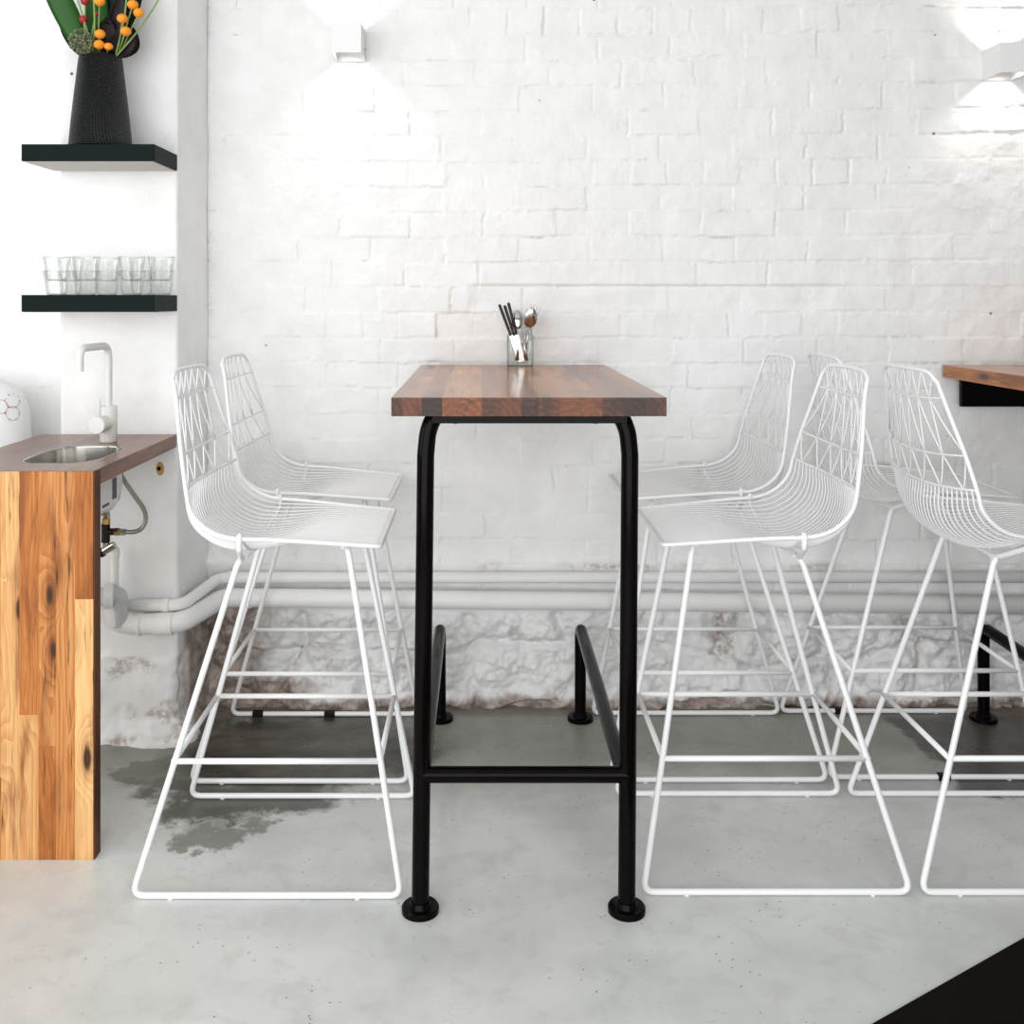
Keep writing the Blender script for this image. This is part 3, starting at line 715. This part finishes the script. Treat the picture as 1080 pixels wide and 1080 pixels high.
bm = NB(); cyl(bm, (-.13,-.05,.0), (.02,.0,.0), .024, 20); obj('pipe_run', bm, PVC, tr)
bm = NB(); lathe(bm, [(.025,0),(.034,.002),(.034,.022),(.027,.026)], 28, axisM((.0,-.006,0), (1,.35,0)), cap=False); auto(obj('nut', bm, PVC, tr))
bm = NB(); tube(bm, fillet([(.0,-.004,.0),(.036,.012,.0),(.030,.03,-.088)], .034, 8), .0245, 22); auto(obj('elbow', bm, PVC_GREY, tr))
# plugged hole in the pillar
bm = NB(); lathe(bm, [(.0,.0035),(.004,.004),(.014,.003),(.016,0)], 14, axisM(Q(169,494,2.8775), (0,-1,0)) @ Matrix.Diagonal((.75,1.3,1,1)), cap=False)
hl = obj('wall_plug', bm, mat('ochre_foam', (.50,.30,.09), .8)); tag(hl, 'ochre patch of filler with a dark hole on the pillar', 'wall plug')
bm = NB(); lathe(bm, [(0,.0052),(.006,.0048),(.0065,.003)], 12, axisM(Q(168,494,2.8775), (0,-1,0)), cap=False); obj('hole', bm, BLACK_RUBBER, hl)

# ------------------------------------------------------------------ shelves, glasses, vase
SHELF = mat('black_stained_wood', (.006,.011,.011), .5, **{'Specular IOR Level':.06})
for z1, lab in ((1.6620,'upper black floating shelf with the vase of flowers'), (1.2625,'lower black floating shelf holding stacked glasses')):
    s = empty('wall_shelf', (-1.04, 2.876, z1)); tag(s, lab, 'shelf', 'black shelves on the white pillar')
    bm = NB(); box(bm, -.177,.176,-.201,-.001,-.045,0, bev=.0012); bd = obj('board', bm, SHELF, s, smooth=False)
    bm = NB(); box(bm, -.172,.171,-.196,-.003,-.0462,-.0452); obj('underside', bm, mat('pale_underside', (.62,.56,.53), .6), s, smooth=False)['label'] = 'pale bare underside'
    for y in (-.135,-.06):
        bm = NB(); cyl(bm, (.176,y,-.022), (.1768,y,-.022), .0035, 10); obj('screw', bm, BLACK_RUBBER, s)
ZS = 1.2625+.0003
def tumbler():
    bm = NB(); lathe(bm, [(0,.003),(.022,.004),(.024,0),(.0265,.003),(.0285,.012),(.0315,.036),(.0345,.058),(.0358,.066),(.0350,.066)], 20, cap=False)
    # facets: press flutes in the lower body
    for v_ in bm.verts:
        r = math.hypot(v_.co.x, v_.co.y)
        if .02 < r and v_.co.z < .04 and v_.co.z > .001:
            k = 1-.03*(math.cos(10*math.atan2(v_.co.y, v_.co.x))+1)/2; v_.co.x *= k; v_.co.y *= k
    return obj('tumbler', bm, GLASS)
T0 = tumbler(); first = True
slots = [(60,2.735),(91,2.737),(139,2.735),(170,2.738),(75,2.815),(113,2.80),(150,2.822)]
names = ['leftmost in front','second from left','second from right in front','rightmost by the shelf end','behind the left pair','in the middle, set back','behind the right pair']
for (px, Y), nm in zip(slots, names):
    for lv in (0,1):
        o = T0 if first else T0.copy()
        if not first: COL.objects.link(o)
        first = False
        o.location = (wx(px,Y), Y, ZS+lv*.0385+ (.0002 if lv else 0)); o.rotation_euler = (0,0,random.uniform(0,3))
        tag(o, ('clear tumbler on the lower shelf, '+nm if not lv else 'clear tumbler stacked in the upper layer, '+nm), 'glass', 'stacked glass tumblers')
# vase
VZ = 1.6622
vs = empty('vase', (-1.039, 2.76, VZ)); tag(vs, 'tapered black ribbed ceramic vase on the upper shelf', 'vase')
VM = mat('black_textured_ceramic', (.007,.009,.010), .4, **{'Specular IOR Level':.35}); g = G(VM); oc = g.ocoord()
sp = g.n('ShaderNodeSeparateXYZ'); g.l(oc, sp.inputs[0])
th = g.math('ARCTAN2', sp.outputs[1], sp.outputs[0])
hh = g.math('MINIMUM', g.math('ABSOLUTE', g.math('SINE', g.math('MULTIPLY', sp.outputs[2], 480))), g.math('ABSOLUTE', g.math('SINE', g.math('ADD', g.math('MULTIPLY', th, 30), g.math('MULTIPLY', g.math('SINE', g.math('MULTIPLY', sp.outputs[2], 22)), 3)))))
g.bump(hh, 1.0, .004)
bm = NB(); pr = [(0,0),(.078,0),(.0825,.004)]+[(.0825-.026*(k/12)**1.15, .004+.243*k/12) for k in range(1,13)]+[(.055,.252),(.050,.250),(.050,.15),(0,.15)]
lathe(bm, pr, 64, cap=False); obj('body', bm, VM, vs)
# flowers
LEAF = mat('leaf_green', (.016,.085,.008), .4, **{'Specular IOR Level':.3}); DLEAF = mat('dark_leaf', (.003,.014,.007), .4, **{'Specular IOR Level':.2})
STEM = mat('stem_green', (.22,.33,.09), .5); ORANGE = mat('orange_ball', (.85,.30,.015), .6)
RED = mat('red_bud', (.35,.01,.015), .5); PURP = mat('dark_purple_petal', (.007,.0015,.003), .4, **{'Specular IOR Level':.2}); GREYG = mat('grey_green_bud', (.16,.17,.10), .75)
g = G(ORANGE); g.bump(g.noise(g.ocoord(), 350, 2), .5, .002)
FY = 2.76
def F(px, py, Y=FY): return Vector((wx(px,Y), Y, wz(py,Y)))
def leaf(bm, base, tip, width, bulge, side=(1,0,0), n=14):
    base, tip = Vector(base), Vector(tip); d = (tip-base); sd = Vector(side); sd = (sd-d.normalized()*sd.dot(d.normalized())).normalized()
    nn = d.normalized().cross(sd); rows = []
    for k in range(n+1):
        s = k/n; wv_ = width*(math.sin(PI*min(1,s*.96+.04))**.7); c = base+d*s+nn*bulge*math.sin(PI*s)
        rows.append([bm.verts.new(c+sd*wv_*q+nn*abs(q)*wv_*.25) for q in (-1,-.5,0,.5,1)])
    for A, B in zip(rows, rows[1:]):
        for j in range(4): bm.faces.new((A[j],A[j+1],B[j+1],B[j]))
def leafthing(label, base, tip, width, bulge, m, side=(1,0,0)):
    bm = NB(); leaf(bm, base, tip, width, bulge, side); o = obj('leaf_blade', bm, m)
    md = o.modifiers.new('s','SOLIDIFY'); md.thickness = .0012; tag(o, label, 'leaf', 'leaves in the vase'); return o
leafthing('broad bright green leaf leaning left out of the vase', F(92,62,2.74), F(36,-48,2.71), .034, .012, LEAF, (1,0,.45))
leafthing('dark green leaf upright behind the bouquet', F(108,60,2.79), F(118,-70,2.80), .040, .01, DLEAF)
leafthing('dark leaf pointing left below the bright one', F(100,62,2.78), F(62,22,2.78), .030, .008, DLEAF, (.5,0,1))
leafthing('dark broad leaf on the right side of the bouquet', F(112,62,2.79), F(150,-40,2.80), .040, -.01, DLEAF)
leafthing('mid green leaf between the red buds', F(104,62,2.77), F(93,-55,2.77), .032, .01, LEAF)
def ico(bm, c, r, sub=2, sz=(1,1,1)):
    bmesh.ops.create_icosphere(bm, subdivisions=sub, radius=r, matrix=Matrix.Translation(c) @ Matrix.Diagonal((*sz,1)))
def flower(label, pxpy, base, r, m, catg, Y, part, curve=.0, sz=(1,1,.85), grp='orange ball flowers'):
    hd = F(*pxpy, Y); b = F(*base, 2.765); e = empty('ball_flower' if part == 'flower_head' else 'berry_stem', b); tag(e, label, catg, grp)
    bm = NB(); mid = (b+hd)/2+Vector((curve,-.01,0))
    P = cat([tuple(b-b), tuple(mid-b), tuple(hd-b)], 8); tube(bm, [Vector(p) for p in P], .0017, 6); obj('stem', bm, STEM, e)
    bm = NB(); ico(bm, hd-b, r, 3, sz)
    rs = random.Random(int(pxpy[0]*7+pxpy[1]))
    for v_ in bm.verts: v_.co += Vector((rs.uniform(-1,1), rs.uniform(-1,1), rs.uniform(-1,1)))*r*.03
    obj(part, bm, m, e)
ob = [(105.5,36,'left of the topmost pair above the vase rim',104,62),(104.5,47,'resting just above the vase mouth',106,62),(114.5,49,'smallest, low at the vase mouth',112,62),
      (129,19.5,'left of the highest right cluster',124,60),(140,5,'highest on the right',124,60),(146.5,13.5,'farthest right',125,60),(132.5,33,'low on the right-hand stem',124,60),(105,1.5,'cut by the top edge',103,60)]
for (px,py,lab,bx,by) in ob:
    flower('orange ball flower '+lab, (px,py), (bx,by), .0145 if px != 114.5 else .0115, ORANGE, 'flower', 2.70, 'flower_head', .004)
for (px,py,lab) in ((88,20.5,'left'),(89.5,1,'upper, cut by the frame top'),(101,15,'small, behind')):
    flower('red bud on a stem, '+lab, (px,py), (98,62), .0115 if px < 95 else .007, RED, 'flower', 2.735, 'bud', -.003, (1,1,1), 'red buds')
for i, (a, b, lab) in enumerate((((97,62),(76,-20),'leaning left'),((98,60),(97,-25),'upright in the middle'),((122,60),(172,-8),'leaning far right'),((122,58),(135,-20),'upright on the right'))):
    bm = NB(); A, B = F(*a,2.74), F(*b,2.72); P = cat([tuple(A), tuple((A+B)/2+Vector((.006,0,-.004))), tuple(B)], 8)
    tube(bm, [Vector(p) for p in P], .0024, 7); tag(obj('green_stem', bm, STEM), 'bare green stem '+lab, 'stem', 'stems in the vase')
# grey-green clustered head
e = empty('cluster_flower', F(90,60,2.72)); tag(e, 'knobbly grey-green flower head hanging over the vase lip', 'flower'); eo = Vector(e.location)
bm = NB(); rs = random.Random(5)
for k in range(170):
    u = rs.uniform(-1,1); a = rs.uniform(0,2*PI); q = math.sqrt(1-u*u); rr = rs.uniform(.7,1)
    ico(bm, F(86,44,2.70)-eo+Vector((q*math.cos(a)*.036*rr, q*math.sin(a)*.028*rr, u*.034*rr)), rs.uniform(.0030,.0048), 1)
obj('head', bm, GREYG, e); bm = NB(); tube(bm, [F(100,64,2.745)-eo, F(88,46,2.70)-eo], .003, 7); obj('stem', bm, STEM, e)
# dark purple curled petals
for i, (a, b, wd, lab) in enumerate((((112,60),(112,18),.034,'in the middle'),((124,60),(140,28),.034,'on the right'),((118,55),(128,-5),.032,'reaching up behind'),((106,40),(112,22),.024,'catching light near the centre'))):
    bm = NB(); leaf(bm, F(*a,2.745), F(*b,2.735), wd, .012); o = obj('petal', bm, PURP); md = o.modifiers.new('s','SOLIDIFY'); md.thickness = .0015
    tag(o, 'near-black purple petal '+lab, 'petal', 'dark petals in the bouquet')

# ------------------------------------------------------------------ wall lamps
def lamp(x0, x1, z0, z1, label):
    xm, zm = (x0+x1)/2, (z0+z1)/2; t = empty('wall_lamp', (xm, WY-.002, zm)); tag(t, label, 'lamp', 'white cube wall lamps')
    hw, hh, D = (x1-x0)/2, (z1-z0)/2, .114; bm = NB(); w_ = .004
    box(bm, -hw,hw,-D,-D+w_,-hh,hh); box(bm, -hw,-hw+w_,-D+w_,0,-hh,hh); box(bm, hw-w_,hw,-D+w_,0,-hh,hh); box(bm, -hw+w_,hw-w_,-w_,0,-hh,hh)
    box(bm, -hw+w_,hw-w_,-D+w_,-w_,-.004,.004)
    obj('housing', bm, LAMPW, t, smooth=False)
    bm = NB(); cyl(bm, (hw,-.012,-.012), (hw+.001,-.012,-.012), .003, 8); obj('screw', bm, BLACK_RUBBER, t)
    for s in (1,-1):
        l = bpy.data.lights.new('lamp_light', 'SPOT'); l.energy = 5; l.spot_size = R_(125); l.spot_blend = 1.0; l.shadow_soft_size = .012; l.color = (1,.93,.84)
        o = bpy.data.objects.new('lamp_light', l); COL.objects.link(o); o.parent = t
        o.location = (0,-.055,s*.012); o.rotation_euler = (0 if s < 0 else PI, 0, 0)
R_ = math.radians
lamp(-.444,-.3542,1.982,2.0737,'white cube up-and-down wall lamp left of the middle table')
lamp(1.539,1.629,1.924,2.0125,'white cube up-and-down wall lamp at the right edge')

# ------------------------------------------------------------------ jar of cutlery
JX, JY, JZ = .1185, 3.033, 1.0508
j = empty('glass_jar', (JX,JY,JZ)); tag(j, 'clear glass jar at the wall end of the middle table', 'jar')
bm = NB(); lathe(bm, [(0,0),(.036,0),(.0395,.004),(.0395,.088),(.038,.094),(.0345,.099),(.0350,.101),(.0365,.103),(.035,.106),(.0365,.109),(.035,.112),(.0355,.1165),(.0342,.1165)], 40, cap=False)
obj('body', bm, GLASSJ, j)
def JP(px, py, Y): return Vector((wx(px,Y), Y, wz(py,Y)))
def handle(bm, a, b, r0, r1):
    tube(bm, [a, a.lerp(b,.05), a.lerp(b,.5), a.lerp(b,.95), b], [r0*.7,r0,(r0+r1)/2,r1,r1*.6], 10)
for (tx_, ty_, bx_, lab, dy) in ((526.5,321,549,'leftmost',0),(532,322,551,'middle one, shortest',.012),(536,319,552,'right one',-.008)):
    a = JP(bx_,381,JY+dy*.5); b = JP(tx_,ty_,JY+dy); e = empty('table_knife', a); tag(e, 'dark knife handle leaning left in the jar, '+lab, 'knife', 'knives in the jar')
    bm = NB(); m_ = a.lerp(b,.45)
    d = (b-a).normalized(); s_ = d.cross(Vector((0,1,0))).normalized()
    bl = [a-s_*.004-a, m_-s_*.006-a, m_+s_*.006-a, a+s_*.007-a]
    for dyy in (-.0005,.0005): pass
    vs_ = [[bm.verts.new(p+Vector((0,q,0))) for p in bl] for q in (-.0006,.0006)]
    bm.faces.new(vs_[0]); bm.faces.new(vs_[1][::-1])
    for k in range(4): bm.faces.new((vs_[0][k], vs_[1][k], vs_[1][(k+1)%4], vs_[0][(k+1)%4]))
    obj('blade', bm, CUTLERY, e, smooth=False)
    bm = NB(); handle(bm, m_-a, b-a, .0042, .0050); obj('handle', bm, DARKHANDLE, e)
def spoon(a, hd, w_, h_, label):
    e = empty('spoon', a); tag(e, label, 'spoon', 'spoons in the jar'); bm = NB()
    neck = hd+(a-hd).normalized()*h_*.9
    tube(bm, [Vector((0,0,0)), (neck-a)*.5, neck-a], [.0045,.0028,.0022], 8)
    obj('handle', bm, CUTLERY, e); bm = NB()
    bmesh.ops.create_uvsphere(bm, u_segments=20, v_segments=14, radius=1)
    bmesh.ops.delete(bm, geom=[v_ for v_ in bm.verts if v_.co.y > .25], context='VERTS')
    d = (hd-a).normalized()
    for v_ in bm.verts:
        k = 1-.12*v_.co.z
        v_.co = Vector((v_.co.x*w_*k, v_.co.y*.007, v_.co.z*h_))
    q = Vector((0,0,1)).rotation_difference(d).to_matrix()
    for v_ in bm.verts: v_.co = q @ v_.co + (hd-a)
    o = obj('bowl', bm, CUTLERY, e); md = o.modifiers.new('s','SOLIDIFY'); md.thickness = .0008
spoon(JP(553,380,JY+.01), JP(559.5,335,JY-.02), .0205, .031, 'spoon with its round bowl up at the right of the jar')
spoon(JP(546,380,JY-.005), JP(545.5,337,JY+.018), .0185, .030, 'spoon half hidden behind the dark knife handles')
e = empty('fork', JP(544,380,JY+.012)); tag(e, 'steel fork with its tines up behind the right spoon', 'fork'); a = Vector(e.location); hd = JP(560.5,336,JY+.012)
bm = NB(); tube(bm, [Vector((0,0,0)), (hd-a)*.5, (hd-a)*.92], [.0045,.0028,.0022], 8); obj('handle', bm, CUTLERY, e)
bm = NB(); d = (hd-a).normalized(); sd = Vector((d.z,0,-d.x))
for k in range(4):
    q = (k-1.5)*.0085; c = hd-a
    tube(bm, [c+sd*q*.3-d*.02, c+sd*q*.9-d*.008, c+sd*q, c+sd*q*1.15+d*.042], [.0030,.0026,.0016,.0007], 6)
obj('tines', bm, CUTLERY, e)
e = empty('fork', JP(556,380,JY-.01)); tag(e, 'steel fork handle crossing low in the jar', 'fork'); a = Vector(e.location); hd = JP(549,343,JY+.024)
bm = NB(); tube(bm, [Vector((0,0,0)), (hd-a)*.5, (hd-a)*.95], [.0045,.0028,.0022], 8); obj('handle', bm, CUTLERY, e)

# ------------------------------------------------------------------ rounded lace-trimmed form at the far left, black mat at the front right
CLOTH = mat('white_cloth', (.83,.835,.84), .85)
def CR(z): return 1.0 if z < .86 else max(0.0001, 1-((z-.86)/.17)**3.2)**.5
cs = empty('lace_form', (-1.47, 2.94, 0)); tag(cs, 'rounded form in white lace-trimmed cloth behind the counter, cut by the left edge', 'chair')
bm = NB(); Nn = 40; prof = []
for k in range(30):
    s = k/29; z = s*.86/.6 if s < .6 else .86+.17*math.sin((s-.6)/.4*PI/2)
    rr = CR(z)
    prof.append([bm.verts.new(((.155*rr+.0025*math.sin(9*2*PI*q/Nn)*(z<.85))*math.cos(2*PI*q/Nn), (.10*rr)*math.sin(2*PI*q/Nn), z)) for q in range(Nn)])
for A, B in zip(prof, prof[1:]):
    for q in range(Nn): bm.faces.new((A[q],A[(q+1)%Nn],B[(q+1)%Nn],B[q]))
bmesh.ops.remove_doubles(bm, verts=bm.verts, dist=.0005)
obj('cover', bm, CLOTH, cs)
bm = NB(); EYEL = mat('lace_holes', (.30,.16,.10), .8)
def lp(px, py):
    Y = 2.835; return Vector((wx(px,Y), Y, wz(py,Y)))-Vector(cs.location)
for (cx, cy) in ((13.2,436),(1,429),(13.2,423)):
    for k in range(18):
        a = 2*PI*k/18; ppx, ppy = cx+7.3*math.cos(a), cy+7.3*math.sin(a)
        if cx == 13.2 and cy == 423 and math.sin(a) < .2 and k % 2: continue
        Yv = 2.85
        for it in range(12):
            q = Vector((wx(ppx,Yv), Yv, wz(ppy,Yv)))-Vector(cs.location); rr = CR(q.z)
            Yv = .6*Yv+.4*(2.94-.10*rr*math.sqrt(max(0,1-min(1,abs(q.x)/(.155*rr))**2))-.0006)
        q.y = Yv-2.94
        ico(bm, q, .0016 if k % 3 else .0024, 1)
obj('lace_eyelets', bm, EYEL, cs)['label'] = 'rings of tiny brown-edged lace holes'

MATM = mat('black_mat', (.005,.003,.003), .8, **{'Specular IOR Level':.08})
bm = NB(); A = Vector((.684,1.742,0)); B = Vector((1.059,1.969,0)); d = (B-A).normalized(); nrm = Vector((d.y,-d.x,0))
p0 = A-d*1.2; p1 = B+d*1.0; pts = [p0, p1, p1+nrm*.9, p0+nrm*.9]
lo = [bm.verts.new(p+Vector((0,0,.0005))) for p in pts]; hi = [bm.verts.new(p+Vector((0,0,.006))) for p in pts]
bm.faces.new(lo[::-1] if False else lo); bm.faces.new(hi[::-1])
for k in range(4): bm.faces.new((lo[k], hi[k], hi[(k+1)%4], lo[(k+1)%4]))
bmesh.ops.recalc_face_normals(bm, faces=bm.faces)
tag(obj('floor_mat', bm, MATM, smooth=False), 'black mat lying diagonally in the bottom right corner', 'mat')
